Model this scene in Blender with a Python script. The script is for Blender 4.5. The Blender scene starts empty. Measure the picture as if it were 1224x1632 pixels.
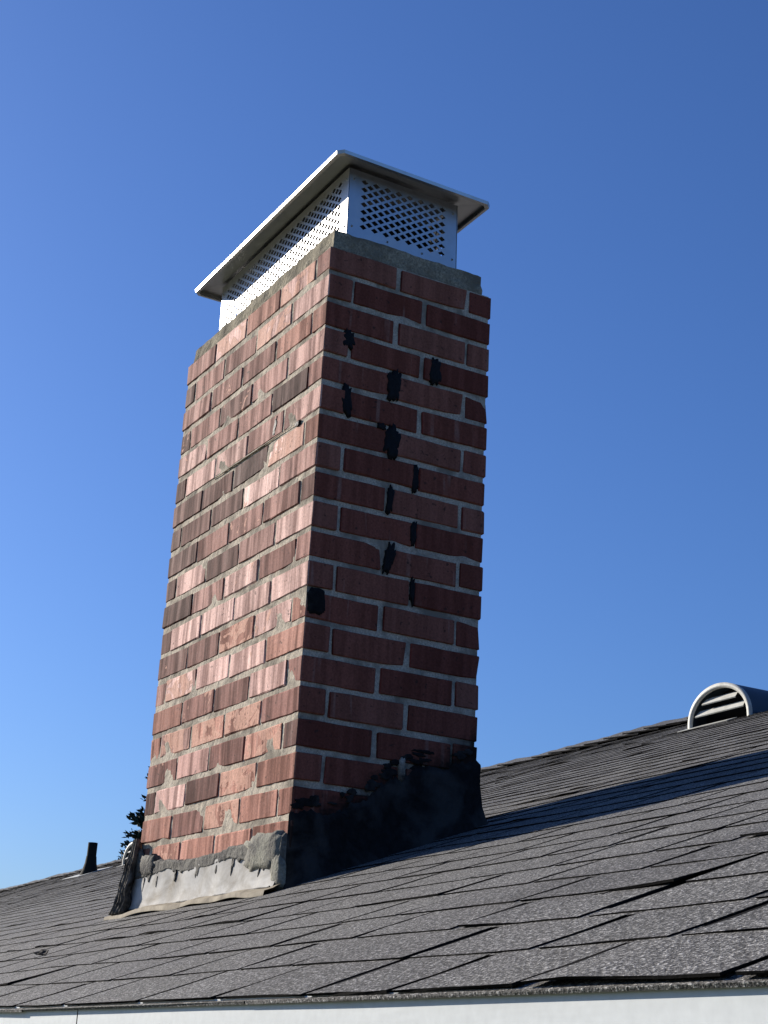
import bpy, bmesh, math, random
from mathutils import Vector, Matrix, noise
rng = random.Random(7)
PI = math.pi
scene = bpy.context.scene

# ------------------------------------------------------------------ camera
cam_d = bpy.data.cameras.new('camera'); cam = bpy.data.objects.new('camera', cam_d)
scene.collection.objects.link(cam); scene.camera = cam
CAM = Vector((3.05008, -1.49882, -1.85555))
yaw, pitch, roll = math.radians(61.0165), math.radians(18.8899), math.radians(3.0806)
fw = Vector((-math.sin(yaw)*math.cos(pitch), math.cos(yaw)*math.cos(pitch), math.sin(pitch)))
rt = fw.cross(Vector((0, 0, 1))).normalized(); up = rt.cross(fw)
r2 = math.cos(roll)*rt + math.sin(roll)*up; u2 = -math.sin(roll)*rt + math.cos(roll)*up
M = Matrix((r2, u2, -fw)).transposed().to_4x4(); M.translation = CAM
cam.matrix_world = M
cam_d.sensor_fit = 'VERTICAL'; cam_d.sensor_height = 24.0; cam_d.lens = 24.0*2450/1632
cam_d.clip_start = 0.05; cam_d.clip_end = 3000
scene.render.resolution_x, scene.render.resolution_y = 768, 1024

# ------------------------------------------------------------------ sky, sun, exposure
SUN_EL = math.radians(22.0)
sx, sy = -0.928, -0.371
world = bpy.data.worlds.new('World'); scene.world = world; world.use_nodes = True
wn = world.node_tree; wn.nodes.clear()
sky = wn.nodes.new('ShaderNodeTexSky'); sky.sky_type = 'NISHITA'; sky.sun_disc = False
sky.sun_elevation = SUN_EL; sky.sun_rotation = math.atan2(sx, sy)
sky.altitude = 100; sky.air_density = 1.2; sky.dust_density = 0.9; sky.ozone_density = 6.0
bg = wn.nodes.new('ShaderNodeBackground'); bg.inputs['Strength'].default_value = 0.08
wo = wn.nodes.new('ShaderNodeOutputWorld')
wb = wn.nodes.new('ShaderNodeMix'); wb.data_type = 'RGBA'; wb.blend_type = 'MULTIPLY'; wb.inputs[0].default_value = 1.0
wb.inputs[7].default_value = (.56, .70, 1.0, 1)      # the deep blue of a dry clear sky
wn.links.new(sky.outputs[0], wb.inputs[6]); wn.links.new(wb.outputs[2], bg.inputs[0]); wn.links.new(bg.outputs[0], wo.inputs[0])
sd = bpy.data.lights.new('sun', 'SUN'); sd.energy = 5.0; sd.angle = math.radians(0.53); sd.color = (1.0, 0.92, 0.82)
so = bpy.data.objects.new('sun', sd); scene.collection.objects.link(so)
tosun = Vector((sx*math.cos(SUN_EL), sy*math.cos(SUN_EL), math.sin(SUN_EL)))
so.rotation_euler = tosun.to_track_quat('Z', 'Y').to_euler()
vs = scene.view_settings
vs.view_transform = 'Standard'; vs.look = 'None'; vs.exposure = 0.70; vs.gamma = 1.0; vs.use_curve_mapping = False
scene.render.engine = 'CYCLES'

# ------------------------------------------------------------------ helpers
def link(o, parent=None):
    scene.collection.objects.link(o)
    if parent is not None: o.parent = parent
    return o
def empty(name, loc=(0, 0, 0), rot=(0, 0, 0)):
    o = bpy.data.objects.new(name, None); o.location = loc; o.rotation_euler = rot; o.empty_display_size = .1
    return link(o)
def tag(o, label=None, cat=None, group=None, kind=None):
    if label: o['label'] = label
    if cat: o['category'] = cat
    if group: o['group'] = group
    if kind: o['kind'] = kind
    return o
def mesh_from(name, verts, faces, mats, midx=None, smooth=False):
    me = bpy.data.meshes.new(name); me.from_pydata([tuple(v) for v in verts], [], faces)
    for m in (mats if isinstance(mats, (list, tuple)) else [mats]): me.materials.append(m)
    if midx: me.polygons.foreach_set('material_index', midx)
    if smooth: me.polygons.foreach_set('use_smooth', [True]*len(me.polygons))
    me.update(); return me
def obj(name, me, parent=None, loc=(0, 0, 0)):
    o = bpy.data.objects.new(name, me); o.location = loc
    return link(o, parent)
class MB:
    def __init__(s): s.v = []; s.f = []; s.m = []
    def box(s, x0, x1, y0, y1, z0, z1, m=0, skip=()):
        b = len(s.v)
        s.v += [(x0,y0,z0),(x1,y0,z0),(x1,y1,z0),(x0,y1,z0),(x0,y0,z1),(x1,y0,z1),(x1,y1,z1),(x0,y1,z1)]
        F = [(0,3,2,1),(4,5,6,7),(0,1,5,4),(1,2,6,5),(2,3,7,6),(3,0,4,7)]
        for i, f in enumerate(F):
            if i in skip: continue
            s.f.append(tuple(b+k for k in f)); s.m.append(m)
    def tube(s, pts, rad, n=6, m=0, cap=True):
        pts = [Vector(p) for p in pts]; b = len(s.v); k = len(pts)
        for i, p in enumerate(pts):
            d = (pts[min(i+1, k-1)] - pts[max(i-1, 0)]).normalized()
            a = Vector((0, 0, 1)) if abs(d.z) < .9 else Vector((1, 0, 0))
            e1 = d.cross(a).normalized(); e2 = d.cross(e1)
            r = rad[i] if isinstance(rad, (list, tuple)) else rad
            for j in range(n):
                t = 2*PI*j/n; s.v.append(tuple(p + e1*(r*math.cos(t)) + e2*(r*math.sin(t))))
        for i in range(k-1):
            for j in range(n):
                s.f.append((b+i*n+j, b+i*n+(j+1) % n, b+(i+1)*n+(j+1) % n, b+(i+1)*n+j)); s.m.append(m)
        if cap:
            s.f.append(tuple(b+j for j in range(n))); s.m.append(m)
            s.f.append(tuple(b+(k-1)*n+n-1-j for j in range(n))); s.m.append(m)
    def grid(s, P, m=0, flip=False):
        b = len(s.v); R = len(P); Cn = len(P[0])
        for row in P: s.v += [tuple(p) for p in row]
        for i in range(R-1):
            for j in range(Cn-1):
                f = (b+i*Cn+j, b+i*Cn+j+1, b+(i+1)*Cn+j+1, b+(i+1)*Cn+j)
                s.f.append(f[::-1] if flip else f); s.m.append(m)
    def build(s, name, mats, parent=None, smooth=False, loc=(0, 0, 0)):
        return obj(name, mesh_from(name, s.v, s.f, mats, s.m, smooth), parent, loc)
def interp(tab, x):
    if x <= tab[0][0]: return tab[0][1]
    for (a, b), (c, d) in zip(tab, tab[1:]):
        if x <= c: return b + (d-b)*(x-a)/(c-a)
    return tab[-1][1]
def nz(x, y=0, z=0): return noise.noise(Vector((x, y, z)))

# ------------------------------------------------------------------ materials
class Mat:
    def __init__(s, name, rough=.7, metal=0, spec=.5):
        s.m = bpy.data.materials.new(name); s.m.use_nodes = True
        s.t = s.m.node_tree; s.b = s.t.nodes['Principled BSDF']
        s.b.inputs['Roughness'].default_value = rough; s.b.inputs['Metallic'].default_value = metal
        s.b.inputs['Specular IOR Level'].default_value = spec
    def n(s, typ, **kw):
        nd = s.t.nodes.new(typ)
        for k, v in kw.items(): setattr(nd, k, v)
        return nd
    def l(s, a, b): s.t.links.new(a, b)
    def sock(s, v, inp):
        if isinstance(v, bpy.types.NodeSocket): s.l(v, inp)
        else:
            if inp.type == 'RGBA' and len(v) == 3: v = (*v, 1)
            inp.default_value = v
    def coord(s, kind='Object', scale=(1, 1, 1), rand=False):
        if kind == 'World': o = s.n('ShaderNodeNewGeometry').outputs['Position']
        else: o = s.n('ShaderNodeTexCoord').outputs[kind]
        if rand:
            oi = s.n('ShaderNodeObjectInfo'); mu = s.n('ShaderNodeMath', operation='MULTIPLY'); mu.inputs[1].default_value = 53.7
            s.l(oi.outputs['Random'], mu.inputs[0])
            ad = s.n('ShaderNodeVectorMath', operation='ADD'); s.l(o, ad.inputs[0]); s.l(mu.outputs[0], ad.inputs[1]); o = ad.outputs[0]
        vm = s.n('ShaderNodeVectorMath', operation='MULTIPLY'); s.l(o, vm.inputs[0]); vm.inputs[1].default_value = scale
        return vm.outputs[0]
    def noise(s, co, scale=5, detail=3, rough=.55, dist=0):
        t = s.n('ShaderNodeTexNoise'); s.l(co, t.inputs['Vector'])
        t.inputs['Scale'].default_value = scale; t.inputs['Detail'].default_value = detail
        t.inputs['Roughness'].default_value = rough; t.inputs['Distortion'].default_value = dist
        return t.outputs['Fac']
    def ramp(s, fac, stops, interp='LINEAR'):
        r = s.n('ShaderNodeValToRGB'); r.color_ramp.interpolation = interp
        el = r.color_ramp.elements
        while len(el) < len(stops): el.new(.5)
        for e, (p, c) in zip(el, stops):
            e.position = p; e.color = (c, c, c, 1) if isinstance(c, (int, float)) else (*c, 1)
        s.l(fac, r.inputs[0]); return r.outputs[0]
    def mix(s, fac, a, b, mode='MIX'):
        x = s.n('ShaderNodeMix', data_type='RGBA', blend_type=mode); x.clamp_factor = True
        s.sock(fac, x.inputs[0]); s.sock(a, x.inputs[6]); s.sock(b, x.inputs[7]); return x.outputs[2]
    def math(s, op, a, b=0.0):
        x = s.n('ShaderNodeMath', operation=op); s.sock(a, x.inputs[0]); s.sock(b, x.inputs[1]); return x.outputs[0]
    def color(s, c): s.sock(c, s.b.inputs['Base Color'])
    def rough(s, c): s.sock(c, s.b.inputs['Roughness'])
    def bump(s, h, strength=.5, dist=.002):
        b = s.n('ShaderNodeBump'); b.inputs['Strength'].default_value = strength; b.inputs['Distance'].default_value = dist
        s.l(h, b.inputs['Height']); s.l(b.outputs[0], s.b.inputs['Normal'])

def tar_stain(k, col):
    """tar brushed thin into the brickwork above the coat at the foot of the shaded side"""
    g = k.n('ShaderNodeNewGeometry').outputs['Position']; sp = k.n('ShaderNodeSeparateXYZ'); k.l(g, sp.inputs[0])
    nn = k.noise(g, 16, 5, .65, .6); n2 = k.noise(k.coord('World', (60, 18, 120)), 1, 4, .6)
    edge = k.math('ADD', -1.478, k.math('MULTIPLY', sp.outputs[1], .50))
    edge = k.math('ADD', edge, k.math('ADD', k.math('MULTIPLY', nn, .13), k.math('MULTIPLY', n2, .05)))
    m = k.math('MULTIPLY', k.math('SUBTRACT', edge, sp.outputs[2]), 18.0)
    m = k.math('MINIMUM', k.math('MAXIMUM', m, 0.0), .93)
    m = k.math('MULTIPLY', m, k.ramp(k.math('ADD', k.math('MULTIPLY', sp.outputs[0], 30.0), 1.0), [(.3, 0), (.75, 1)]))
    return k.mix(m, col, (.013, .0115, .0105))
def mat_brick():
    k = Mat('brick_clay', .8, spec=.03)
    oi = k.n('ShaderNodeObjectInfo'); al = oi.outputs['Alpha']
    # sun and shade put into the clay colour: pale weathered front, darker red elsewhere
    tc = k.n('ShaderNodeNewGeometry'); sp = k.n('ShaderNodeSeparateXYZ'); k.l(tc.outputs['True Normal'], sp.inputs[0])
    lit_side = k.ramp(k.math('MULTIPLY', sp.outputs[1], -1.0), [(.35, 0), (.65, 1)])
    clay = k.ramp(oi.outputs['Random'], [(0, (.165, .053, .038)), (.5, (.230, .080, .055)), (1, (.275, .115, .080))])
    base = k.mix(lit_side, clay, oi.outputs['Color'])
    cs = k.coord('Object', (34, 34, 2.2), True); c1 = k.coord('Object', (1, 1, 1), True)
    st = k.noise(cs, 1.0, 3, .6)
    col = k.mix(k.ramp(st, [(.40, 0), (.60, 1)]), k.mix(1, base, k.mix(lit_side, (.80, .78, .78), (.50, .45, .44)), 'MULTIPLY'), k.mix(1, base, k.mix(lit_side, (1.1, 1.1, 1.1), (1.24, 1.22, 1.20)), 'MULTIPLY'))
    # thin pale streaks drawn down the face
    s2 = k.noise(k.coord('Object', (46, 46, 3.0), True), 1.0, 1, .4, .6)
    s2b = k.noise(c1, 9, 2)
    streak = k.math('MULTIPLY', k.ramp(s2, [(.66, 0), (.72, .45)]), k.ramp(s2b, [(.42, 0), (.58, 1)]))
    col = k.mix(streak, col, k.mix(lit_side, (.33, .21, .17), k.mix(.55, col, (.55, .39, .33))))
    # flaked faces where the paler clay shows
    pe = k.noise(c1, 17, 4, .6, .8)
    thr = k.math('SUBTRACT', .80, k.math('MULTIPLY', k.math('MULTIPLY', al, lit_side), .37))
    pm = k.math('MULTIPLY', k.math('SUBTRACT', pe, thr), 40)
    pm = k.n('ShaderNodeClamp').outputs[0] if False else k.math('MINIMUM', k.math('MAXIMUM', pm, 0.0), .85)
    col = k.mix(pm, col, (.62, .355, .26))
    # fine drag lines of the wire cut
    s3 = k.noise(k.coord('Object', (120, 120, 5), True), 1.0, 2, .5, .3); s3b = k.noise(c1, 7, 2)
    col = k.mix(k.math('MULTIPLY', k.math('MULTIPLY', k.ramp(s3, [(.54, 0), (.62, .6)]), k.ramp(s3b, [(.40, 0), (.60, 1)])), lit_side), col, k.mix(1, col, (.42, .36, .34), 'MULTIPLY'))
    # lime bloom and dust
    du = k.noise(c1, 11, 5, .7, .5)
    col = k.mix(k.math('MULTIPLY', k.ramp(du, [(.48, 0), (.74, .40)]), lit_side), col, k.mix(1, k.mix(.12, col, (.62, .47, .41)), (1.35, 1.38, 1.40), 'MULTIPLY'))
    fine = k.noise(c1, 190, 3, .75)
    col = k.mix(1, col, k.ramp(fine, [(.25, .66), (.75, 1.24)]), 'MULTIPLY')
    spots = k.noise(c1, 75, 2, .5)
    col = k.mix(k.ramp(spots, [(.66, 0), (.73, .75)]), col, (.05, .03, .026))
    col = tar_stain(k, col)
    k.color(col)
    k.rough(k.ramp(st, [(.3, .82), (.7, .66)]))
    h = k.math('ADD', k.math('MULTIPLY', fine, .35), k.math('ADD', k.math('MULTIPLY', pm, .7), k.math('MULTIPLY', k.noise(c1, 40, 3), .8)))
    k.bump(h, .42, .002)
    return k.m
def mat_grit(name, lo, hi, scale, rough=.9, bump=.6, dist=.002, blot=None, blots=6, spec=.3, stain=False):
    k = Mat(name, rough, spec=spec)
    c = k.coord('World')
    f = k.noise(c, scale, 4, .7)
    col = k.mix(k.ramp(f, [(.3, 0), (.7, 1)]), lo, hi)
    if blot: col = k.mix(k.ramp(k.noise(c, blots, 4, .6, .4), [(.45, 0), (.62, 1)]), col, blot)
    if stain: col = tar_stain(k, col)
    k.color(col); k.bump(k.math('ADD', f, k.math('MULTIPLY', k.noise(c, scale*.2, 3), 1.5)), bump, dist)
    return k.m
def mat_shingle():
    k = Mat('shingle_granules', .85, spec=.22)
    c = k.coord('World'); oi = k.n('ShaderNodeObjectInfo')
    g = k.noise(c, 260, 2, .85)
    g2 = k.noise(c, 110, 2, .6)
    col = k.ramp(g, [(.33, (.011, .0108, .010)), (.47, (.064, .0635, .060)), (.57, (.158, .157, .150)), (.68, (.52, .515, .49))])
    col = k.mix(1, col, k.ramp(g2, [(.3, .72), (.7, 1.28)]), 'MULTIPLY')
    bl = k.noise(c, 2.3, 4, .6)
    col = k.mix(1, col, k.ramp(bl, [(.3, (.84, .82, .82)), (.7, (1.14, 1.12, 1.08))]), 'MULTIPLY')
    col = k.mix(1, col, k.ramp(oi.outputs['Random'], [(0, .94), (1, 1.07)]), 'MULTIPLY')
    run = k.noise(k.coord('World', (7, .9, .9)), 1, 4, .6)
    col = k.mix(1, col, k.ramp(run, [(.32, (.90, .90, .89)), (.62, (1.05, 1.05, 1.05))]), 'MULTIPLY')
    k.color(col); k.bump(g, 1.0, .0026)
    return k.m
def mat_metal(name, col, rough, mottle=.16):
    k = Mat(name, rough, 1.0)
    c = k.coord('Object'); n1 = k.noise(c, 25, 4, .6)
    k.color(k.mix(n1, tuple(x*(1-mottle) for x in col), tuple(min(1, x*(1+mottle)) for x in col)))
    k.rough(k.ramp(k.noise(c, 12, 4), [(.3, max(.05, rough-.07)), (.7, rough+.08)]))
    k.bump(k.noise(c, 9, 2), .12, .004)
    return k.m
def mat_paint(name, col, dirt, amount=.5, rough=.5, sc=(6, 6, 14), spec=.5):
    k = Mat(name, rough, spec=spec)
    c = k.coord('World', sc)
    d = k.noise(c, 1, 5, .65, .5)
    colr = k.mix(k.ramp(d, [(.42, 0), (.72, amount)]), col, dirt)
    colr = k.mix(1, colr, k.ramp(k.noise(k.coord('World'), 90, 3), [(.3, .95), (.7, 1.04)]), 'MULTIPLY')
    k.color(colr); k.bump(d, .25, .003)
    return k.m
def mat_plain(name, col, rough=.8, var=.25, scale=20, metal=0, spec=.4, bump=.3):
    k = Mat(name, rough, metal, spec)
    c = k.coord('World'); f = k.noise(c, scale, 4, .65)
    k.color(k.mix(f, tuple(x*(1-var) for x in col), tuple(x*(1+var) for x in col))); k.bump(f, bump, .003)
    return k.m

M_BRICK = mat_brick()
M_MORTAR = mat_grit('mortar_sand', (.29, .25, .195), (.68, .60, .47), 240, .95, .4, .003, (.24, .21, .165), 13, .1, True)
M_CROWN = mat_grit('crown_concrete', (.13, .113, .08), (.43, .385, .28), 170, .95, .6, .004, (.17, .15, .11), 11, .1)
M_SH = mat_shingle()
M_EDGE = mat_plain('shingle_asphalt_edge', (.010, .0095, .009), .95, .4, 120, 0, .03)
M_FELT = mat_plain('roof_felt_slot_shade', (.018, .018, .019), .95, .3, 40)  # dark underlayment; its near-black also paints the shade seen in the shingle slots
M_TAR = mat_grit('roof_tar', (.006, .0057, .0055), (.018, .017, .016), 60, .8, .8, .004, (.044, .040, .037), 10, .12)
M_TARDAB = mat_grit('tar_dab', (.004, .004, .004), (.011, .011, .011), 110, .6, .9, .003, None, 7, .15)
M_CEM = mat_grit('tar_cement_smear', (.065, .061, .053), (.19, .18, .15), 130, .9, .9, .004, (.06, .057, .052), 16)
M_PATCH = mat_grit('cement_patch', (.17, .165, .125), (.34, .33, .265), 150, .92, .8, .004, (.11, .105, .09), 14)
M_FLASH = mat_paint('weathered_white_flashing', (.47, .46, .425), (.20, .175, .135), .9, .75, (9, 9, 16), .06)
M_FLANGE = mat_paint('stained_flange', (.33, .29, .215), (.11, .09, .065), .9, .8, (14, 14, 14), .06)
M_FOLD = mat_grit('tarred_lead', (.016, .015, .013), (.12, .11, .095), 60, .85, .8, .004, (.17, .155, .13), 26, .1)
M_STEEL = mat_metal('galvanised_steel', (.54, .54, .54), .46)
M_HOOD = mat_metal('hood_steel', (.50, .50, .495), .36)
M_FASC = mat_paint('white_fascia_paint', (.62, .65, .64), (.40, .42, .41), .5, .6, (1.2, 3, 9), .2)
M_WALL = mat_plain('house_wall_stucco', (.55, .53, .48), .9, .08, 60)
M_VENT = mat_paint('aged_vent_metal', (.50, .50, .45), (.27, .26, .22), .7, .6, (12, 12, 20), .25)
M_VENTB = mat_plain('vent_body_dark_paint', (.035, .055, .075), .5, .3, 12, 0, .5)
M_VOID = mat_plain('vent_dark_interior', (.006, .006, .006), .9, .2, 12)
M_PIPE = mat_plain('black_pipe_boot', (.012, .014, .013), .8, .35, 25, 0, .1)
M_NEED = mat_plain('conifer_needles', (.014, .026, .014), .7, .5, 6)
M_NEED2 = mat_plain('conifer_needles_light', (.028, .046, .022), .7, .5, 6)
M_BARK = mat_plain('bark', (.08, .055, .04), .9, .4, 14)
M_GROUND = mat_plain('ground_grass', (.09, .10, .05), .95, .4, 1.2)
M_FOAM = mat_plain('yellow_foam', (.42, .33, .15), .9, .3, 120)
M_LEAF = mat_plain('dead_leaf', (.02, .016, .013), .9, .3, 50)

# ------------------------------------------------------------------ ground
GZ = -4.6
g = MB(); g.grid([[(x, y, GZ) for x in (-900, 900)] for y in (-900, 900)])
tag(g.build('ground', M_GROUND), kind='structure')

# ------------------------------------------------------------------ house: everything in the roof's own frame
BASE = Vector((0, 0, -1.5655)); TILT = 0.0198
MP = 0.3722; PA = math.atan(MP)
house = empty('house', BASE, (0, -math.asin(TILT), 0))
tag(house, 'long house with a grey shingle roof and white fascia under the brick chimney', 'house')
bpy.context.view_layer.update()
HM = house.matrix_world.copy(); HI = HM.inverted()
cP, sP = math.cos(PA), math.sin(PA)
def wav(u, v): return .0045*nz(u*1.7, v*1.3, 3.1) + .006*nz(u*.45, v*.5, 8.2)
def RP(u, v, h=0.0):      # roof point in house-local space: u along eave, v up the slope, h off the surface
    h += wav(u, v)
    return Vector((u, v*cP - h*sP, v*sP + h*cP))
V0, V1, U0, U1 = -0.834, 4.105, -19.0, 5.2
EXP = 0.1205
roof = MB()
nu = 120; nv = 26
roof.grid([[RP(U0+(U1-U0)*i/nu, V0+.012+(V1-V0-.012)*j/nv, -.005) for i in range(nu+1)] for j in range(nv+1)], 0)
top = RP(0, V1); yr, zr_ = V1*cP, V1*sP
roof.grid([[(U0+(U1-U0)*i/12, yr+d*cP, zr_-.006-d*sP) for i in range(13)] for d in (0, 1.5, 3, 4.9)], 0)
ROOF = roof.build('roof', [M_FELT], house)
ROOF['label'] = 'low grey asphalt shingle roof slope'

def proj_px(p):
    d = p - CAM; z = d.dot(fw)
    if z < .1: return None
    return 384 + 2450*.62745*d.dot(r2)/z, 512 - 2450*.62745*d.dot(u2)/z
COURSE_SLOTS = {0: [-.02, .21, .46, .712, .927, 1.202, 1.43, 1.645, 1.81, 2.008, 2.25, 2.47, 2.72],
                1: [.03, .30, .52, .80, 1.03, 1.243, 1.388, 1.643, 1.87, 2.063, 2.30, 2.56],
                2: [.16, .40, .66, .88, 1.10, 1.33, 1.56, 1.795, 2.03, 2.25]}
def tab_shape(u0, u1, v0, v1, slot, seed, slant=0.0, lam=True):
    """one shingle tab: thin slab with a wavy dark butt edge, bowed sides and, on most, a second lamination peeping out below"""
    r = random.Random(seed); n = 5
    th = .0024 + r.random()*.0006 + .0022*min(1, max(0, v0-.15)/1.2)
    lift = r.random()*.0004 + (r.random()*.0014 if r.random() < .25 else 0)
    cl = [r.random()*.0006 for _ in range(n)]
    if r.random() < .10:
        c = r.randrange(n)
        for i in range(n): cl[i] += .0032*max(0, 1-abs(i-c)/2)
    V = []; F = []; Mi = []
    bow = r.gauss(0, .006); tiltv = r.gauss(0, .0016)
    def uat(f, vv): 
        q = (vv-v0)/(v1-v0)
        return u0+slot/2 + (u1-u0-slot)*f + slant*(vv-v0) + bow*math.sin(PI*q)
    def slab(f0, f1, dv, h0, thk, off):
        b = len(V)
        rows = ((v0-dv, 1.0), ((v0*2+v1)/3, .62), (v1, 0.0))
        for k, (vv, hh) in enumerate(rows):
            for i in range(n):
                f = f0+(f1-f0)*i/(n-1); u_ = uat(f, vv)
                e = (.0022*nz(u_*17, v0*3, 2) + tiltv*(2*f-1) + r.uniform(-.0006, .0006)) if k == 0 else 0
                V.append(RP(u_, vv + e, .0010 + .0023*hh + (lift + cl[i])*hh*off + h0*hh + thk*.5*hh + .0018*(1-hh)))
        for k, (vv, hh) in enumerate(((v0-dv+.0008, 1.0), (v1, 0.0))):
            for i in range(n):
                f = f0+(f1-f0)*i/(n-1)
                V.append(RP(uat(f, vv), vv, (.0010 + .0023*hh + (lift + cl[i])*hh*off + h0 - thk*.5)*hh - .0005*(1-hh)))
        for k in range(2):
            for i in range(n-1): F.append((b+k*n+i, b+k*n+i+1, b+(k+1)*n+i+1, b+(k+1)*n+i)); Mi.append(0)
        for i in range(n-1): F.append((b+3*n+i, b+3*n+i+1, b+i+1, b+i)); Mi.append(1)
        F.append((b+3*n, b, b+n, b+2*n, b+4*n)); Mi.append(1); F.append((b+n-1, b+4*n-1, b+5*n-1, b+3*n-1, b+2*n-1)); Mi.append(1)
    slab(0, 1, 0, 0, th, 1)
    if lam and r.random() < .6:
        a = r.choice((0, 0, r.uniform(.1, .5))); b_ = r.choice((1, 1, r.uniform(.55, .9)))
        slab(a, b_, r.uniform(.004, .009), -.0012, .0016, .3)
    return V, F, Mi
tabs = []
nc = int((V1-V0)/EXP)+1
for c in range(nc):
    v0 = V0 + c*EXP; v1 = min(v0 + EXP + .035, V1 + .01)
    if c in COURSE_SLOTS:
        s = list(COURSE_SLOTS[c])
    else: s = [rng.uniform(-.1, .1)]
    while s[0] > U0: s.insert(0, s[0] - max(.15, rng.gauss(.225, .03)))
    while s[-1] < U1: s.append(s[-1] + max(.15, rng.gauss(.225, .03)))
    drop = 0
    for a, b in zip(s, s[1:]):
        if b < U0 or a > U1: continue
        p0 = HM @ RP((a+b)/2, v0); d = (p0-CAM); z = d.dot(fw); area = 0
        if z > .1:
            px = proj_px(p0); 
            if -60 < px[0] < 828 and px[1] < 1100: area = 1/(z*z)*abs((RP(0,1)-RP(0,0)).cross(Vector((1,0,0))).normalized().dot(d.normalized()))
        tabs.append((area, a, b, v0, v1, rng.choice((.013, .015, .017, .019)) if rng.random() > .05 else .006, rng.randrange(1 << 30), rng.gauss(.03, .05)))
tabs.sort(key=lambda t: -t[0])
field = MB()
for k, (ar, a, b, v0, v1, slot, sd_, sl) in enumerate(tabs):
    V, F, Mi = tab_shape(a, b, v0, v1, slot, sd_, sl, V0+.01 < v0 < 1.6)
    if k < 300:
        cpos = V[2]
        obj('shingle', mesh_from('shingle', [v-cpos for v in V], F, [M_SH, M_EDGE], Mi), ROOF, cpos)
    else:
        o0 = len(field.v); field.v += V; field.f += [tuple(o0+i for i in f) for f in F]; field.m += Mi
fo = field.build('shingle_field', [M_SH, M_EDGE], ROOF); fo['kind'] = 'stuff'
# starter strip under the first course, a little proud of the fascia
u = U0
st = MB()
while u < U1:
    w = rng.uniform(.7, 1.0)
    P = []
    for h in (-.0030, .0004):
        P.append([RP(min(u+w-.002, U1) if i else u, V0 - .004 + rng.uniform(-.002, .002) if j == 0 else V0+.1, h) for j in (0, 1) for i in (0, 1)])
    b = len(st.v); st.v += P[0]+P[1]
    st.f += [(b, b+1, b+5, b+4), (b+4, b+5, b+7, b+6), (b+1, b+3, b+7, b+5), (b+2, b, b+4, b+6)]; st.m += [0, 0, 1, 1]
    u += w
so_ = st.build('starter_strip', [M_SH, M_EDGE], ROOF); so_['kind'] = 'stuff'
# ridge caps: bent tabs lapping each other along the ridge
u = U0; i = 0
while u < U1:
    L = .30; r = random.Random(900+i); V = []
    sag = .012*nz(u*.6, 4.4) + r.uniform(-.004, .004); kick = .016 + r.random()*.010
    for q, (uu, lift) in enumerate(((0, kick), (L, .003))):
        for (dv, dh) in ((-.15, -.002), (-.07, .002), (0, .004), (.07, .002), (.15, -.002)):
            if dv <= 0: y, z = (V1+dv)*cP, (V1+dv)*sP
            else: y, z = (V1)*cP + dv*cP, V1*sP - dv*sP
            V.append(Vector((uu, y - yr, z - zr_ + dh + .012 + lift + sag)))
    n = 5; F = [(j, n+j, n+j+1, j+1) for j in range(4)]
    V2 = [v - Vector((0, 0, .007)) for v in V]; F += [(10+j, 10+j+1, 10+n+j+1, 10+n+j) for j in range(4)]
    F += [(j, j+1, 10+j+1, 10+j) for j in range(4)] + [(n+j+1, n+j, 15+j, 15+j+1) for j in range(4)] + [(0, 10, 15, 5), (4, 9, 19, 14)]
    Mi = [0]*4 + [1]*14
    F = [f[::-1] for f in F]
    obj('ridge_shingle', mesh_from('ridge_shingle', V+V2, F, [M_SH, M_EDGE], Mi), ROOF, (u, yr, zr_))
    u += .185 + r.uniform(-.02, .02); i += 1
# fascia boards, soffit and walls
fy = V0*cP + .002; fz = V0*sP
u = U0
for k_, (a, b) in enumerate(((U0, -9.1), (-9.1, -3.0), (-3.0, .98), (.98, U1))):
    m = MB(); P = []
    N_ = 60
    zs = [fz+.004, fz-.03, fz-.075, fz-.19, fz-.19, fz-.185]
    ys = [0, 0, 0, 0, .022, .022]
    for z, y in zip(zs, ys): P.append([(a+.002+(b-a-.004)*i/N_, fy + y + (.0018*nz((a+(b-a)*i/N_)*2.2, z*6, 1.3) if y == 0 else 0), z) for i in range(N_+1)])
    m.grid(P, 0, True)
    m.build('fascia_board', M_FASC, house, True)
m = MB(); m.box(U0+.3, U1-.3, fy+.024, fy+.5, fz-.18, fz-.165); m.build('soffit', M_FASC, house)
wy0, wy1 = fy+.5, 2*yr-fy-.5
m = MB(); m.box(U0+.5, U1-.5, wy0, wy1, GZ-BASE.z-.6, fz-.182); m.build('wall', M_WALL, house)
for ux in (U0+.3, U1-.36):
    m = MB(); b = 0
    m.v = [(ux, fy+.05, fz-.1), (ux, yr, zr_-.03), (ux, 2*yr-fy-.05, fz-.1), (ux+.06, fy+.05, fz-.1), (ux+.06, yr, zr_-.03), (ux+.06, 2*yr-fy-.05, fz-.1)]
    m.f = [(0, 1, 2), (5, 4, 3), (0, 3, 4, 1), (1, 4, 5, 2), (2, 5, 3, 0)]; m.m = [0]*5
    m.build('gable_wall', M_WALL, house)

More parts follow.
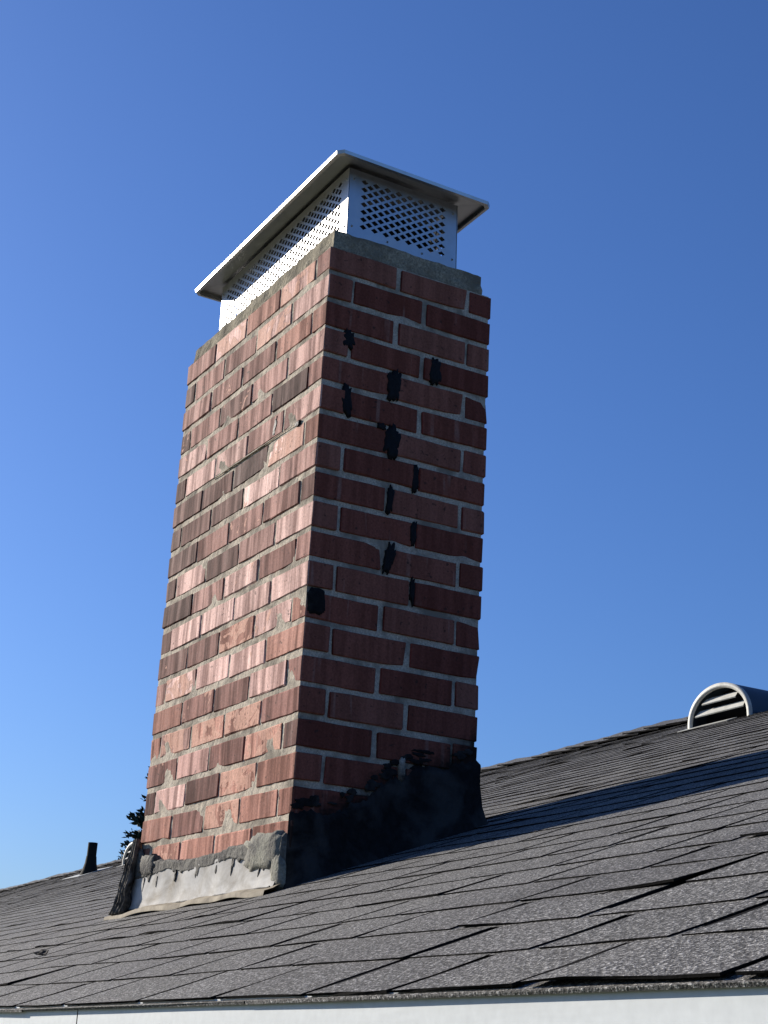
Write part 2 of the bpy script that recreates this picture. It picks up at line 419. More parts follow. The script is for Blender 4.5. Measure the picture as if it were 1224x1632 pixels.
# ------------------------------------------------------------------ chimney
W, D, C = .8925, .4777, .074
chim = empty('chimney', (0, 0, -1.56))
tag(chim, 'tall red brick chimney with tar patches and white flashing at its foot', 'chimney')
def cp(x, y, z): return Vector((x, y, z + 1.56))
NR = 22
BL, BT, BH = .1965, .0635, .0606
def brick_mesh(seed):
    r = random.Random(seed); bm = bmesh.new(); bmesh.ops.create_cube(bm, size=1)
    for v in bm.verts: v.co = Vector((v.co.x*BL, v.co.y*BT, v.co.z*BH))
    bmesh.ops.bevel(bm, geom=bm.edges[:], offset=.0018 + r.random()*.0016, segments=1, affect='EDGES', profile=.5)
    es = [e for e in bm.edges if abs(e.verts[0].co.x-e.verts[1].co.x) > .1]
    bmesh.ops.subdivide_edges(bm, edges=es, cuts=3)
    for v in bm.verts:
        v.co += Vector((r.uniform(-.0010, .0010), r.uniform(-.0006, .0006), r.uniform(-.0009, .0009)))
        v.co.z += .0007*nz(v.co.x*14 + seed*3.3, v.co.z*2); v.co.y += .0008*nz(v.co.x*11 + seed*1.7, v.co.z*9)
    if r.random() < .55:   # a broken corner
        cx, cz, cy = r.choice((-1, 1))*BL/2*r.choice((1, 1, .5)), r.choice((-1, 1))*BH/2, r.choice((-1, 1))*BT/2
        for v in bm.verts:
            d = (v.co - Vector((cx, cy, cz))).length
            if d < .016: v.co -= Vector((cx*.04, cy*.10, cz*.13))*(1-d/.016)*1.2
    bmesh.ops.triangulate(bm, faces=[f for f in bm.faces if len(f.verts) > 4])
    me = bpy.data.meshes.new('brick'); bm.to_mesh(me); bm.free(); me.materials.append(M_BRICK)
    me.polygons.foreach_set('use_smooth', [False]*len(me.polygons)); return me
BM = [brick_mesh(i+1) for i in range(18)]
# tone of each front-face brick, left to right, as the photograph shows them (0 dark .. 2 pale, +10 orange)
TONE = {1: (1.0, 1.9, 11.0, 1.8, .7), 2: (.3, 1.0, .9, 1.9, 1.7), 3: (1.1, .9, .9, 11.2, 10.8), 4: (.3, 1.0, .4, 1.2, 1.5),
        5: (1.7, 1.1, 1.1, .05, 1.0), 6: (.4, 1.7, 1.6, 1.2, 1.6), 7: (.4, .45, .1, 2.2, 10.5), 8: (.2, .4, .3, 2.4, 1.2),
        9: (.3, .9, 1.1, 1.1, .4), 10: (.3, 1.8, .3, 1.3, 1.9), 11: (.2, 1.2, 2.0, .9, 1.1), 12: (.3, 1.9, 2.0, 1.9, 2.0),
        13: (.4, .5, 11.2, 1.9, 11.0), 14: (1.2, 2.0, 1.9, 1.9, 11.3), 15: (10.6, .9, .7, 1.8, .7), 16: (11.0, 1.4, 11.9, 11.2, .8),
        17: (.8, 1.4, .8, 11.9, .3), 18: (.3, 1.8, .4, 11.9, 11.0), 19: (11.0, .8, 11.6, 11.2, 10.7), 20: (10.8, 11.8, 11.5, 11.7, 11.0),
        21: (11, 11, 11, 11, 11)}
PEEL = {(14, 1), (16, 2), (16, 3), (17, 3), (19, 2), (1, 1), (1, 3), (2, 3), (7, 3), (18, 3), (16, 1), (13, 2)}
def lerp(a, b, t): return tuple(x+(y-x)*t for x, y in zip(a, b))
def tone_col(t):
    if t >= 9 and t < 10: return lerp((.125, .030, .025), (.205, .048, .036), (t-9)/.6)
    if t >= 10: return lerp((.150, .048, .032), (.56, .285, .212), (t-10)/2)
    return lerp((.055, .020, .017), (.300, .142, .114), t) if t < 1 else lerp((.300, .142, .114), (.76, .505, .435), min(1.25, t-1))
nb = 0
def place_brick(x0, x1, y0, y1, row, tone=None, peel=.2, jit=1.0):
    """brick filling a cell between joint centre lines"""
    global nb
    z = -(row-.5)*C
    along_x = (x1-x0) > (y1-y0)
    o = bpy.data.objects.new('brick', BM[rng.randrange(len(BM))]); link(o, chim)
    L = (x1-x0) if along_x else (y1-y0)
    o.location = cp((x0+x1)/2, (y0+y1)/2, z)
    o.location += Vector((rng.uniform(-.0010, .0010), rng.uniform(-.0010, .0010), rng.gauss(0, .0012)))*jit
    if y0 < .0: o.location.y -= .0006
    T = (y1-y0) if along_x else (x1-x0)
    o.scale = ((L-(.0085 if (along_x and y0 < .1) else .0132))/BL, (T-.004)/BT, 1 + rng.gauss(0, .012))
    o.rotation_euler = (rng.gauss(0, .006), rng.gauss(0, .007), (0 if along_x else PI/2) + rng.choice((0, PI)) + rng.uniform(-.006, .006))
    t = tone if tone is not None else rng.choice((9.1, 9.3, 9.4, 9.5, 9.6))
    c = tone_col(t); s = 1 + rng.gauss(0, .05)
    o.color = (c[0]*s, c[1]*s, c[2]*s, peel)
    nb += 1
    return o
HB = .070
for row in range(1, NR+1):
    e = .0115/2; tn = TONE.get(row, (11, 11, 11, 11, 11))
    # cells extend e beyond the outer faces so that the brick face itself lies on the face plane
    def pk(i): return rng.uniform(.8, 1.0) if (row, i) in PEEL else rng.uniform(0, .5)
    if row % 2 == 1:
        js = [0, -.074, -.277, -.485, -.691, -W]
        place_brick(-.074, .002, -e, .199, row, tn[4], pk(4))
        place_brick(-HB, .002, .199, .409, row)
        for a, b, tt, i in ((js[1], js[2], tn[3], 3), (js[2], js[3], tn[2], 2), (js[3], js[4], tn[1], 1)):
            place_brick(b, a, -.002, HB, row, tt, pk(i))
        place_brick(-W-e, js[4], -.002, HB, row, tn[0], pk(0))
        place_brick(-.206, e, .409, D+.002, row)
        for k_ in range(2): place_brick(-.206-.206*(k_+1), -.206-.206*k_, .409, D+.002, row)
        place_brick(-W+HB, -.618, .409, D+.002, row)
        place_brick(-W-.002, -W+HB, HB, .274, row); place_brick(-W-.002, -W+HB, .274, D+e, row)
    else:
        js = [0, -.198, -.408, -.616, -.823, -W]
        place_brick(-.198, e, -.002, .069, row, tn[4], pk(4))
        for a, b, tt, i in ((js[1], js[2], tn[3], 3), (js[2], js[3], tn[2], 2), (js[3], js[4], tn[1], 1)):
            place_brick(b, a, -.002, HB, row, tt, pk(i))
        place_brick(-W-.002, -.823, -e, .204, row, tn[0], pk(0))
        place_brick(-W-.002, -W+HB, .204, .409, row)
        place_brick(-HB, .002, .069, .278, row); place_brick(-HB, .002, .278, D+e, row)
        place_brick(-W-e, -.690, .409, D+.002, row)
        for k_ in range(2): place_brick(-.690+.206*k_, -.690+.206*(k_+1), .409, D+.002, row)
        place_brick(-.278, -HB, .409, D+.002, row)
# mortar: one slab a little behind the brick faces, with an uneven struck surface
def mortar_block():
    m = MB(); r = .0040
    def face(o, du, dv, nrm, nu, nv, flip):
        P = []
        for j in range(nv+1):
            row = []
            for i in range(nu+1):
                p = o + du*(i/nu) + dv*(j/nv)
                e = min(i, nu-i, 2)/2
                row.append(p + nrm*(.0011*nz(p.x*37+5, p.y*37, p.z*37) + .0008*nz(p.x*90, p.y*90+3, p.z*90))*e)
            P.append(row)
        m.grid(P, 0, flip)
    zt, H = -.004, NR*C
    x0, x1, y0, y1 = -W+r, -.0048, .0018, D-.0056
    dz = Vector((0, 0, -H))
    face(cp(x0, y0, zt), Vector((x1-x0, 0, 0)), dz, Vector((0, -1, 0)), 110, 200, True)
    face(cp(x1, y0, zt), Vector((0, y1-y0, 0)), dz, Vector((1, 0, 0)), 60, 200, True)
    face(cp(x1, y1, zt), Vector((x0-x1, 0, 0)), dz, Vector((0, 1, 0)), 40, 60, True)
    face(cp(x0, y1, zt), Vector((0, y0-y1, 0)), dz, Vector((-1, 0, 0)), 30, 60, True)
    m.grid([[cp(x0, y0, zt), cp(x1, y0, zt)], [cp(x0, y1, zt), cp(x1, y1, zt)]])
    return m.build('mortar', M_MORTAR, chim)
mortar_block()
# concrete crown, crumbling edges, higher round the cap
def crown():
    m = MB(); nx, ny = 60, 34
    X0, X1, Y0, Y1 = -W+.016, -.010, .012, D-.028
    def pt(i, j, lvl):
        fx, fyy = i/nx, j/ny
        x = X0+(X1-X0)*fx; y = Y0+(Y1-Y0)*fyy
        ed = min(fx*(X1-X0), (1-fx)*(X1-X0), fyy*(Y1-Y0), (1-fyy)*(Y1-Y0))
        zt = .051 + .008*min(1, ed/.06) + .004*nz(x*9, y*9, 2) + .003*nz(x*30, y*30, 2) + .010*max(0, (y-.2)/.28)*(1-min(1, ed/.05))*0
        return x, y, zt
    top = []
    for j in range(ny+1):
        row = []
        for i in range(nx+1):
            x, y, z = pt(i, j, 1)
            if i in (0, nx) or j in (0, ny): z -= .004 + .004*abs(nz(x*25, y*25, 7))
            row.append(cp(x + .003*nz(x*20, y*20, 9), y + .003*nz(x*20, y*20, 5), z + .008*(x+W/2)))
        top.append(row)
    m.grid(top)
    ring = [top[0][i] for i in range(nx+1)] + [top[j][nx] for j in range(1, ny+1)] + [top[ny][i] for i in range(nx-1, -1, -1)] + [top[j][0] for j in range(ny-1, 0, -1)]
    c = cp(-W/2, D/2, 0); P = [ring+[ring[0]]]
    for f in (.5, .2, -.1):
        P.append([Vector((p.x + (1 if p.x > c.x else -1)*.003*(1-f) + .0035*nz(p.x*30, p.y*30, f*7), p.y + (1 if p.y > c.y else -1)*.003*(1-f) + .0035*nz(p.x*33+4, p.y*33, f*5), 1.56 + (p.z-1.56)*f - (.006 if f < 0 else 0) + .002*nz(p.x*22, p.y*22, 3))) for p in ring+[ring[0]]])
    m.grid(P, 0, True)
    o = m.build('crown', M_CROWN, chim, False); o['label'] = 'rough tan concrete crown'
crown()
# strip of patched surface: s runs along a face, between bottom and top edge functions
def sheet(name, mat, s0, s1, bot, top, place, off, ns=90, nt=10, jag=.006, jf=40, seed=0, edge=-.004, drip=0):
    P = []
    for j in range(nt+1):
        t = j/nt; row = []
        for i in range(ns+1):
            s = s0+(s1-s0)*i/ns
            zt = top(s) + jag*(nz(s*jf, seed) + .6*nz(s*jf*2.7, seed+9))
            zb = bot(s) - (drip*max(0, nz(s*38, seed+4)-.12)*2 if drip else 0)
            z = zb+(zt-zb)*t
            o = off(s, z, t)
            e = min(1, min(t, 1-t)*nt/1.0, min(i, ns-i)/1.5) if bot is not ROOFZ else min(1, (1-t)*nt/1.0, min(i, ns-i)/1.5)
            o = edge + (o-edge)*e if e < 1 else o
            row.append(place(s, z, o + .0015*nz(s*55, z*55, seed)))
        P.append(row)
    m = MB(); m.grid(P)
    return m.build(name, mat, chim, True)
def roofz(x, y): return BASE.z + x*TILT + y*MP
def ROOFZ(s): return 0
def front(s, z, o): return cp(s, -o, z)
def rightf(s, z, o): return cp(o, s, z)
# white apron flashing with a dented face and its flange lying on the shingles
AP_TOP = [(-.89, -1.46), (-.757, -1.47), (-.654, -1.468), (-.55, -1.482), (-.398, -1.480), (-.276, -1.470), (-.161, -1.49), (-.03, -1.50)]
def apron():
    P = []
    for j in range(15):
        row = []
        for i in range(91):
            s = -.897 + (.875)*i/90; t = j/14
            zb = roofz(s, -.02)+.012; zt = interp(AP_TOP, s)
            z = zb+(zt-zb)*t
            o = .012 + .0045*nz(s*6, z*9, 2) + .002*nz(s*20, z*22, 5) + .012*(1-t)**3
            row.append(cp(s, -o, z))
        P.append(row)
    m = MB(); m.grid(P); o = m.build('apron_flashing', M_FLASH, chim, True); o['label'] = 'dented white metal apron flashing'
    P = []
    for j, d in enumerate((.012, .020, .032, .044, .052, .054)):
        row = []
        for i in range(91):
            s = -.975 + .975*i/90
            h = .0185 + .004*nz(s*9, 3) + (.006*nz(s*5, 6.5) if j > 1 else 0) - (.010 if j == 5 else 0)
            y = -d - .006*nz(s*8, 8.1)*(j > 2)
            row.append(cp(s, y, roofz(s, y)+h))
        P.append(row)
    m = MB(); m.grid(P, 0, True); o = m.build('flashing_flange', M_FLANGE, chim, True); o['label'] = 'stained flashing flange lying on the shingles'
apron()
SM_TOP = [(-.895, -1.40), (-.86, -1.425), (-.81, -1.447), (-.66, -1.455), (-.557, -1.463), (-.369, -1.460), (-.25, -1.450), (-.15, -1.445), (-.01, -1.44)]
SM_BOT = [(-.895, -1.50), (-.757, -1.492), (-.654, -1.480), (-.55, -1.494), (-.398, -1.492), (-.276, -1.480), (-.161, -1.498), (-.07, -1.512), (-.045, -1.545), (-.01, -1.56)]
sheet('cement_smear', M_CEM, -.897, -.004, lambda s: interp(SM_BOT, s), lambda s: interp(SM_TOP, s), front,
      lambda s, z, t: .0145 + .0012*nz(s*24, z*24, 1) + .0012*nz(s*70, z*70, 5), 260, 10, .007, 34, 3, .004, .020)
def blob(name, mat, sc, zc, w, h, place, thick, seed, n=34, jag=.22, base=-.005, power=.8, tilt=0):
    V = []; F = []; rings = ((1.0, base), (.965, thick*.82), (.6, thick), (.2, thick*1.02))
    for k, (rr, o) in enumerate(rings):
        for i in range(n):
            a = 2*PI*i/n; ca, sa = math.cos(a), math.sin(a)
            q = 1 + jag*(nz(ca*1.9+seed*7.1, sa*1.9) + .7*nz(ca*5+seed, sa*5, 2) + .5*nz(ca*11+seed, sa*11, 4))
            x = w/2*rr*q*math.copysign(abs(ca)**power, ca); z = h/2*rr*q*math.copysign(abs(sa)**power, sa)
            V.append(place(sc + x + tilt*z, zc + z, o + .0012*nz(x*90+seed, z*90)))
    for k in range(3):
        for i in range(n): F.append((k*n+i, k*n+(i+1) % n, (k+1)*n+(i+1) % n, (k+1)*n+i))
    F.append(tuple(3*n+i for i in range(n)))
    return obj(name, mesh_from(name, V, F, mat, None, True), chim)
blob('cement_patch', M_PATCH, -.105, -1.475, .185, .082, front, .0185, 5, 44, .20, -.002, .6)
blob('cement_patch', M_PATCH, -.028, -1.525, .052, .085, front, .018, 8, 30, .2, -.002, .7)
blob('cement_patch', M_CEM, -.80, -1.462, .12, .055, front, .018, 11, 40, .25, -.002, .7)
for k_, (s_, z_, h_) in enumerate(((-.262, -1.497, .045), (-.255, -1.49, .02), (-.60, -1.50, .03), (-.47, -1.503, .018), (-.115, -1.515, .05), (-.72, -1.507, .028), (-.81, -1.52, .05), (-.35, -1.50, .02))):
    blob('tar_drip', M_CEM if k_ % 2 else M_TARDAB, s_, z_, .007 if h_ > .03 else .010, h_, lambda a, b, c: front(a, b, c + .0125), .0025, 300+k_, 20, .4, -.006, .9, .12)
# black tar round the foot of the shaded side, wrapped past the far corner and flared on to the roof
TAR_TOP = [(0, -1.385), (.02, -1.372), (.1, -1.372), (.146, -1.349), (.186, -1.330), (.224, -1.288), (.272, -1.262), (.305, -1.236), (.373, -1.238), (.442, -1.216), (.50, -1.195), (.62, -1.20)]
def tar():
    ns, nt = 150, 22; P = []
    for j in range(nt+1):
        row = []
        for i in range(ns+1):
            s = -.004 + .60*i/ns
            if s < D: x, y, nx, ny = 0, s, 1, 0
            else: x, y, nx, ny = -(s-D), D, 0, 1
            cw = max(0, 1-abs(s-D)/.03); 
            if cw > 0: nx, ny = (1, .9*cw) if s < D else (.9*cw, 1)
            t = j/nt
            zb = roofz(x, y)-.02
            zt = interp(TAR_TOP, s) - .018 + .016*nz(s*30, 2.2) + .010*nz(s*85, 1.1) + (.018*max(0, nz(s*140, 5.5)))
            z = zb+(zt-zb)*t; hh = z-zb
            fl = .042*math.exp(-hh/.045)*(.45+.55*min(1, max(0, s)/.3))
            o = .0065 + .003*nz(s*17, z*17, 6) + fl + .0015*nz(s*60, z*60)
            e = min(1, (1-t)*nt/2, i/3)
            o = -.004 + (o+.004)*e
            row.append(cp(x + nx*o, y + ny*o, z))
        P.append(row)
    m = MB(); m.grid(P); o = m.build('tar_coat', M_TAR, chim, True); o['label'] = 'thick black tar coat at the foot of the shaded side'
tar()
blob('cement_patch', M_MORTAR, .272, -1.272, .018, .062, rightf, .007, 3, 26, .35)
for k_, (y, z, w, h, tl) in enumerate(((.066, -.240, .030, .046, 0), (.200, -.331, .036, .078, -.05), (.317, -.262, .034, .070, 0), (.071, -.403, .027, .072, -.1),
        (.203, -.478, .040, .082, 0), (.273, -.557, .016, .072, 0), (.206, -.626, .017, .068, .05), (.275, -.699, .016, .062, .06), (.211, -.775, .024, .074, .18), (.279, -.842, .012, .058, 0), (.172, -.445, .022, .016, 0))):
    blob('tar_patch', M_TARDAB, y, z, w, h, rightf, .0022, 20+k_, 44, .42, -.006, .62, tl)
blob('tar_patch', M_TAR, .026, -.913, .046, .062, rightf, .0016, 61, 40, .28, -.006, .45)
# dark lump and sagging mortar bead under the raised course on the sunny side
blob('tar_patch', M_TARDAB, -.245, -.412, .015, .05, front, .002, 71, 26, .4, -.006, .8, .2)
blob('tar_patch', M_TARDAB, -.112, -6*C-.002, .026, .012, front, .004, 72, 30, .5)
m = MB(); m.tube([(-.62+.51*i/24, -.0015, 1.56-6*C+.003+.002*nz(i*.7, 3)) for i in range(25)], [.0008+.0024*math.sin(PI*min(1, (i+1)/22))*(.8+.5*nz(i*.9, 1)) for i in range(25)], 6)
m.build('mortar_bead', M_MORTAR, chim, True)
# loose brush strokes of tar along the edge of the coat
for k_ in range(34):
    y = rng.uniform(.01, D-.02); z = interp(TAR_TOP, y) + rng.uniform(-.012, .016)
    blob('tar_stroke', M_TAR, y, z, rng.uniform(.010, .045), rng.uniform(.005, .020), rightf, .003, 200+k_, 18, .5, -.005, .9, rng.uniform(-.5, .5))
# crumpled tarred lead at the left corner, standing off the brick
m = MB(); m.tube([(-.93+.90*i/60, -.0255-.002*nz(i*.3, 2), 1.56+roofz(-.93+.90*i/60, -.024)+.0175+.0025*nz(i*.4, 7)) for i in range(61)], [.0022+.0014*nz(i*.5, 4) for i in range(61)], 6)  # added dark tube standing in for the gap shadow between apron and flange
m.build('gap_shadow_strip', M_TARDAB, chim, True)
def fold():
    P = []
    for j in range(25):
        t = j/24; z = -1.388 - .195*t; row = []
        xl_ = -.902 - .020*math.sin(PI*t) - .062*t**2.2; xr_ = -.872 + .010*t
        for i in range(33):
            f = i/32; x = xl_ + (xr_-xl_)*f
            ph = f*4.2 + .5*nz(t*3, 2.0) + .35*t
            y = -.013 - .013*(.35+.65*t)*(1+math.sin(ph*2*PI)) - .012*t - .005*nz(x*30, z*30, 4) + .030*max(0, .12-f)/.12
            row.append(cp(x + .004*nz(f*5, t*6, 1), y, max(z, roofz(x, y)+.010)))
        P.append(row)
    m = MB(); m.grid(P, 0, True)
    o = m.build('flashing_fold', M_FOLD, chim, True); o['label'] = 'crumpled blackened flashing corner'
    q = o.modifiers.new('t', 'SOLIDIFY'); q.thickness = .003
fold()

# ------------------------------------------------------------------ metal chimney cap
cap = empty('rain_cap', (-W/2, D/2, 0), (0, -.0323, .0099))
tag(cap, 'shiny metal chimney cap with hipped hood and diamond perforated sides', 'chimney cap')
cx0, cxl, cy0, cy1, czb, czt, co, czr = .3995, -.374, -.178, .1545, .056, .2560, .0665, .2555
def panel(w, h, hp=.0340, vp=.0222, hw=.0108, hh=.0076, mx=.027, mb=.026, mt=.010):
    """flat plate in x (0..w), z (0..h) with a staggered lattice of diamond holes"""
    V = []; F = []; idx = {}
    def vid(x, z):
        k = (round(x, 5), round(z, 5))
        if k not in idx: idx[k] = len(V); V.append((x, 0, z))
        return idx[k]
    nx = int((w-2*mx)/hp); nz_ = int((h-mb-mt)/vp); x0 = (w-nx*hp)/2; z0 = mb; x1 = x0+nx*hp; z1 = z0+nz_*vp
    def cell(cx, cz):
        o = [(cx+hp/2, cz), (cx, cz+vp/2), (cx-hp/2, cz), (cx, cz-vp/2)]; q = [(cx+hw, cz), (cx, cz+hh), (cx-hw, cz), (cx, cz-hh)]
        for i in range(4):
            a, b = o[i], o[(i+1) % 4]; c, d = q[(i+1) % 4], q[i]
            F.append((vid(*a), vid(*b), vid(*c), vid(*d)))
    for j in range(nz_):
        for i in range(nx): cell(x0+(i+.5)*hp, z0+(j+.5)*vp)
    for j in range(1, nz_):
        for i in range(1, nx): cell(x0+i*hp, z0+j*vp)
    for i in range(nx):     # straight borders above and below
        xm = x0+(i+.5)*hp
        F.append((vid(x0+i*hp, z0) if False else vid(xm-hp/2, z0), vid(xm+hp/2, z0), vid(xm, z0)) if False else (vid(xm-hp/2, z0+vp/2), vid(xm-hp/2, z0), vid(xm, z0)))
        F.append((vid(xm, z0), vid(xm+hp/2, z0), vid(xm+hp/2, z0+vp/2)))
        F.append((vid(xm, z1), vid(xm-hp/2, z1), vid(xm-hp/2, z1-vp/2)))
        F.append((vid(xm+hp/2, z1-vp/2), vid(xm+hp/2, z1), vid(xm, z1)))
    for j in range(nz_):
        zm = z0+(j+.5)*vp
        for xe in (x0, x1):
            F.append((vid(xe, zm-vp/2), vid(xe, zm), vid(xe+(hp/2 if xe == x0 else -hp/2), zm-vp/2)) if 0 < j else (vid(xe, zm-vp/2), vid(xe, zm), vid(xe+(hp/2 if xe == x0 else -hp/2), zm-vp/2)))
            F.append((vid(xe, zm), vid(xe, zm+vp/2), vid(xe+(hp/2 if xe == x0 else -hp/2), zm+vp/2)))
    # frame quads
    def strip(xa, xb, za, zb): F.append((vid(xa, za), vid(xb, za), vid(xb, zb), vid(xa, zb)))
    strip(0, w, 0, z0); strip(0, w, z1, h); strip(0, x0, z0, z1); strip(x1, w, z0, z1)
    return V, F
def fix_tris(V, F):
    out = []; seen = set()
    for f in F:
        k = frozenset(f)
        if k in seen or len(k) < len(f): continue
        seen.add(k); out.append(f)
    return V, out
def screen(name, w, h, mat4, label=None):
    V, F = fix_tris(*panel(w, h))
    me = mesh_from(name, V, F, M_STEEL)
    bm = bmesh.new(); bm.from_mesh(me); bmesh.ops.recalc_face_normals(bm, faces=bm.faces); bm.to_mesh(me); bm.free()
    o = obj(name, me, cap); o.matrix_local = mat4
    s = o.modifiers.new('thick', 'SOLIDIFY'); s.thickness = .0012; s.offset = 0
    return o
hgt = czt-czb-.001
def RZ(a, loc): return Matrix.Translation(loc) @ Matrix.Rotation(a, 4, 'Z')
pf = screen('screen_panel', cx0-cxl, hgt, RZ(0, (cxl, cy0, czb)))
ps = screen('screen_panel', cy1-cy0-.004, hgt, RZ(PI/2, (cx0-.001, cy0+.002, czb)))
screen('screen_panel', cx0-cxl, hgt, RZ(0, (cxl, cy1, czb)))
screen('screen_panel', cy1-cy0-.004, hgt, RZ(PI/2, (cxl+.001, cy0+.002, czb)))
def screws(parent, w):
    for (x, z) in ((.012, .03), (w-.012, .03), (w*.36, .018), (w*.68, .018), (.012, hgt-.03), (w-.012, hgt-.03)):
        m = MB(); s = -1
        P = []
        for rr, y in ((.0032, 0), (.003, .0012), (.0015, .002)):
            P.append([Vector((x+rr*math.cos(2*PI*i/8), s*(.0007+y), z+rr*math.sin(2*PI*i/8))) for i in range(9)])
        m.grid(P, 0, True); m.f.append(tuple(len(m.v)-9+i for i in range(8))); m.m.append(0)
        m.build('screw', M_HOOD, parent, True)
screws(pf, cx0-cxl); screws(ps, cy1-cy0-.004)
def hood():
    ch = .015; xa, xb, ya, yb = cxl-co, cx0+co, cy0-co, cy1+co+.002
    def ring(g, z, c):
        x_, X_, y_, Y_ = xa+g, xb-g, ya+g, yb-g
        return [(x_+c, y_, z), (X_-c, y_, z), (X_, y_+c, z), (X_, Y_-c, z), (X_-c, Y_, z), (x_+c, Y_, z), (x_, Y_-c, z), (x_, y_+c, z)]
    V = []; F = []
    rings = [ring(.010, czr-.0135, ch*.8), ring(.001, czr-.0122, ch), ring(-.0005, czr-.003, ch), ring(.0035, czr, ch), ring(.062, czr+.0075, ch*.6), ring(.150, czr+.024, .004)]
    for r in rings: V += r
    for k_ in range(len(rings)-1):
        for i in range(8): F.append((k_*8+i, k_*8+(i+1) % 8, (k_+1)*8+(i+1) % 8, (k_+1)*8+i))
    b = (len(rings)-1)*8; n = len(V)
    V += [(xa+.24, (ya+yb)/2, czr+.036), (xb-.24, (ya+yb)/2, czr+.036)]
    A, B = n, n+1
    F += [(b, b+1, B, A), (b+1, b+2, B), (b+2, b+3, B), (b+3, b+4, B), (b+4, b+5, A, B), (b+5, b+6, A), (b+6, b+7, A), (b+7, b, A)]
    me = mesh_from('hood', V, F, M_HOOD); o = obj('hood', me, cap)
    s = o.modifiers.new('thick', 'SOLIDIFY'); s.thickness = .0014; s.offset = -1
    o['label'] = 'hipped metal hood with turned down rim'
hood()
m = MB()
for k_ in range(7):
    y = cy0 + .055 + k_*.0085
    m.box(cx0-.012, cx0+.006, y, y+.0055, czb-.014, czb-.004)
m.box(cx0-.014, cx0+.004, cy0+.05, cy0+.12, czb-.017, czb-.0145)
o = m.build('packing_strip', M_FOAM, cap); o['label'] = 'scrap of ribbed yellow packing under the cap edge'

# sooty clay flue standing inside the cap
m = MB(); a0, a1, b0, b1, ft = -.77, -.11, .115, .345, .022
for z0_, z1_ in ((.03, .205),):
    m.box(a0, a1, b0, b0+ft, 1.56+z0_, 1.56+z1_); m.box(a0, a1, b1-ft, b1, 1.56+z0_, 1.56+z1_)
    m.box(a0, a0+ft, b0+ft+.001, b1-ft-.001, 1.56+z0_, 1.56+z1_); m.box(a1-ft, a1, b0+ft+.001, b1-ft-.001, 1.56+z0_, 1.56+z1_)
o = m.build('flue', M_VOID, chim); o['label'] = 'sooty black flue inside the metal cap'

# ------------------------------------------------------------------ roof vents and pipe
def roof_vent(x_left, y, label, w=.385, h=.178):
    zb = roofz(x_left+w/2, y)
    t = empty('roof_vent', (x_left+w/2, y, zb), (0, -TILT, 0)); tag(t, label, 'roof vent', 'half round louvred vents along the upper roof')
    n = 28
    def arc(f, rr=1.0, hr=1.0):
        # half ellipse with short straight feet
        a = PI*(1-f); return w/2*rr*math.cos(a), .02 + (h*hr-.02)*abs(math.sin(a))**.92
    fr = []
    for (rr, hr, yy) in ((.90, .88, .012), (.90, .88, 0), (1.0, 1.0, 0), (1.0, 1.0, .014)):
        row = [(-w/2*rr, yy, -.02)] + [(arc(i/n, rr, hr)[0], yy, arc(i/n, rr, hr)[1]) for i in range(n+1)] + [(w/2*rr, yy, -.02)]
        fr.append(row)
    m = MB(); m.grid(fr, 0, True); m.build('frame', M_VENT, t, True)
    dep = h/MP*1.15
    P = [[(-w/2*.995, yy, -.02+yy*MP*.9)] + [(arc(i/n, .995)[0], yy, arc(i/n, 1, .995)[1]) for i in range(n+1)] + [(w/2*.995, yy, -.02+yy*MP*.9)] for yy in (.012, dep*.5, dep)]
    m = MB(); m.grid(P, 0, True); m.build('body', M_VENTB, t, True)
    m = MB(); row = [(arc(i/n, .97, .97)[0], .10, arc(i/n, .97, .97)[1]) for i in range(n+1)]
    m.v = row + [(w/2*.97, .10, 0), (-w/2*.97, .10, 0)]; m.f = [tuple(range(len(m.v)))]; m.m = [0]; m.build('back_plate', M_VOID, t)
    for z in (.074, .120):
        xw = w/2*.90*math.sqrt(max(0, 1-((z+.008)/(h*.9))**2))
        m = MB()
        m.grid([[(-xw, .006, z-.020), (xw, .006, z-.020)], [(-xw, .003, z-.016), (xw, .003, z-.016)], [(-xw*.95, .028, z+.012), (xw*.95, .028, z+.012)]])
        o = m.build('louvre', M_VENT, t); s = o.modifiers.new('t', 'SOLIDIFY'); s.thickness = .002
    m = MB(); y0, y1 = -.035, .02
    m.grid([[(x, yy, yy*MP+.014) for x in (-w/2-.03, w/2-.1)] for yy in (y0, y1)]); o = m.build('base_flange', M_VENT, t)
    s = o.modifiers.new('t', 'SOLIDIFY'); s.thickness = .003
roof_vent(-1.995, 2.84, 'pale half round louvred roof vent with dark body on the right')
roof_vent(-8.79, 2.86, 'half round louvred roof vent mostly hidden behind the brick chimney')
py_, px_ = 2.91, -9.68
pz = roofz(px_, py_)
pipe = empty('vent_pipe', (px_, py_, pz)); tag(pipe, 'short black plumbing vent pipe with flared boot left of chimney', 'vent pipe')
m = MB(); m.tube([(0, 0, 0), (0, 0, .15), (.003, 0, .262)], [.041, .040, .040], 16, 0, False); m.tube([(.003, 0, .262), (.003, 0, .255), (.002, 0, .05)], [.040, .034, .034], 16, 0, False); m.build('pipe', M_PIPE, pipe, True)
m = MB(); m.tube([(0, -.01, -.05), (0, 0, .03), (0, 0, .09), (0, 0, .15)], [.085, .066, .050, .043], 18, 0, False); m.build('boot', M_PIPE, pipe, True)
m = MB(); m.grid([[(x, y, y*MP+.016) for x in (-.26, .14)] for y in (-.15, .15)]); o = m.build('base_flange', M_VENT, pipe)
s = o.modifiers.new('t', 'SOLIDIFY'); s.thickness = .003
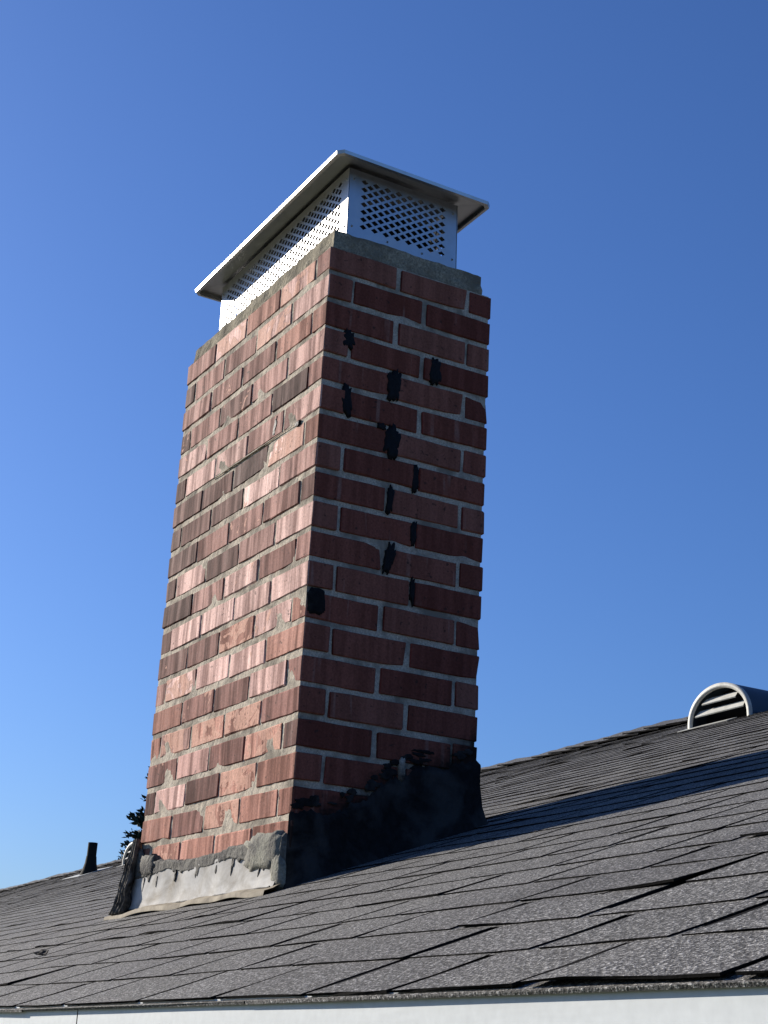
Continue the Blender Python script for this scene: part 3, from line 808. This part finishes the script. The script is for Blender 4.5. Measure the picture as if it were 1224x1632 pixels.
# curled dead leaf lying on the shingles
lp = HM @ RP(-.155, -.50, .016)
m = MB(); m.grid([[(.017*(i-2)/2*(1-.15*abs(j-2)), .011*(j-2)/2, .002 + .005*abs(j-2)/2 + .004*nz(i*.8, j*.7)) for i in range(5)] for j in range(5)])
o = m.build('dead_leaf', M_LEAF, None, False, lp); o.rotation_euler = (.36, .1, .3)
tag(o, 'small dark curled leaf lying on the shingles at lower left', 'leaf')
s = o.modifiers.new('t', 'SOLIDIFY'); s.thickness = .002

# ------------------------------------------------------------------ conifer behind the ridge
def pixel_dir(px, py): return (fw + r2*((px-612)/2450) - u2*((py-816)/2450)).normalized()
def conifer():
    r = random.Random(5)
    d = pixel_dir(292, 1165); dist = 24.0
    apex = CAM + d*dist; base = Vector((apex.x, apex.y, GZ)); Ht = apex.z-GZ
    t = empty('conifer_tree', base); tag(t, 'dark green conifer peeking out behind the left of the chimney', 'tree')
    m = MB(); m.tube([(0, 0, 0), (.02, 0, Ht*.5), (0, 0, Ht*.97)], [.13, .08, .012], 8); m.build('trunk', M_BARK, t, True)
    nd = MB()
    z = Ht
    def spray(p, dr, size):
        side = dr.cross(Vector((0, 0, 1))).normalized(); upv = side.cross(dr)
        for k in range(26):
            f = r.random(); c = p + dr*(f-.35)*size + side*r.gauss(0, .18*size) + upv*r.gauss(0, .15*size)
            a = (dr*r.uniform(.4, 1) + side*r.uniform(-.9, .9) + upv*r.uniform(-.3, .8)).normalized()*size*r.uniform(.30, .55)
            b = Vector((r.gauss(0, 1), r.gauss(0, 1), r.gauss(0, 1))).cross(a).normalized()*size*r.uniform(.06, .12)
            i = len(nd.v); nd.v += [c-b*.6, c+a*.5-b, c+a, c+a*.5+b, c+b*.6]; nd.f.append((i, i+1, i+2, i+3, i+4)); nd.m.append(0 if r.random() < .7 else 1)
    zz = .02
    while zz < min(Ht*.8, 4.6):
        R_ = .07 + .36*zz if zz < 2.4 else .93 + .05*(zz-2.4)
        nbr = 5 if zz < .5 else 6
        a0 = r.random()*6
        for k in range(nbr):
            a = a0 + 2*PI*k/nbr + r.uniform(-.25, .25); L = R_*r.uniform(.62, 1.12)
            dr = Vector((math.cos(a), math.sin(a), r.uniform(-.05, .35))).normalized()
            p0 = Vector((0, 0, Ht-zz)); pts = [p0 + dr*L*f + Vector((0, 0, .10*L*f*f)) for f in (0, .5, 1)]
            br = MB(); br.tube(pts, [.012, .008, .003], 4, 0, False); br.build('branch', M_BARK, t, True)
            ns = max(2, int(L/.085))
            for q in range(ns):
                f = .25 + .75*(q+1)/ns
                spray(p0 + dr*L*f + Vector((0, 0, .10*L*f*f)), (dr + Vector((r.gauss(0, .35), r.gauss(0, .35), r.gauss(.15, .2)))).normalized(), r.uniform(.16, .26))
        zz += r.uniform(.12, .20)
    nd.build('crown', [M_NEED, M_NEED2], t)
conifer()
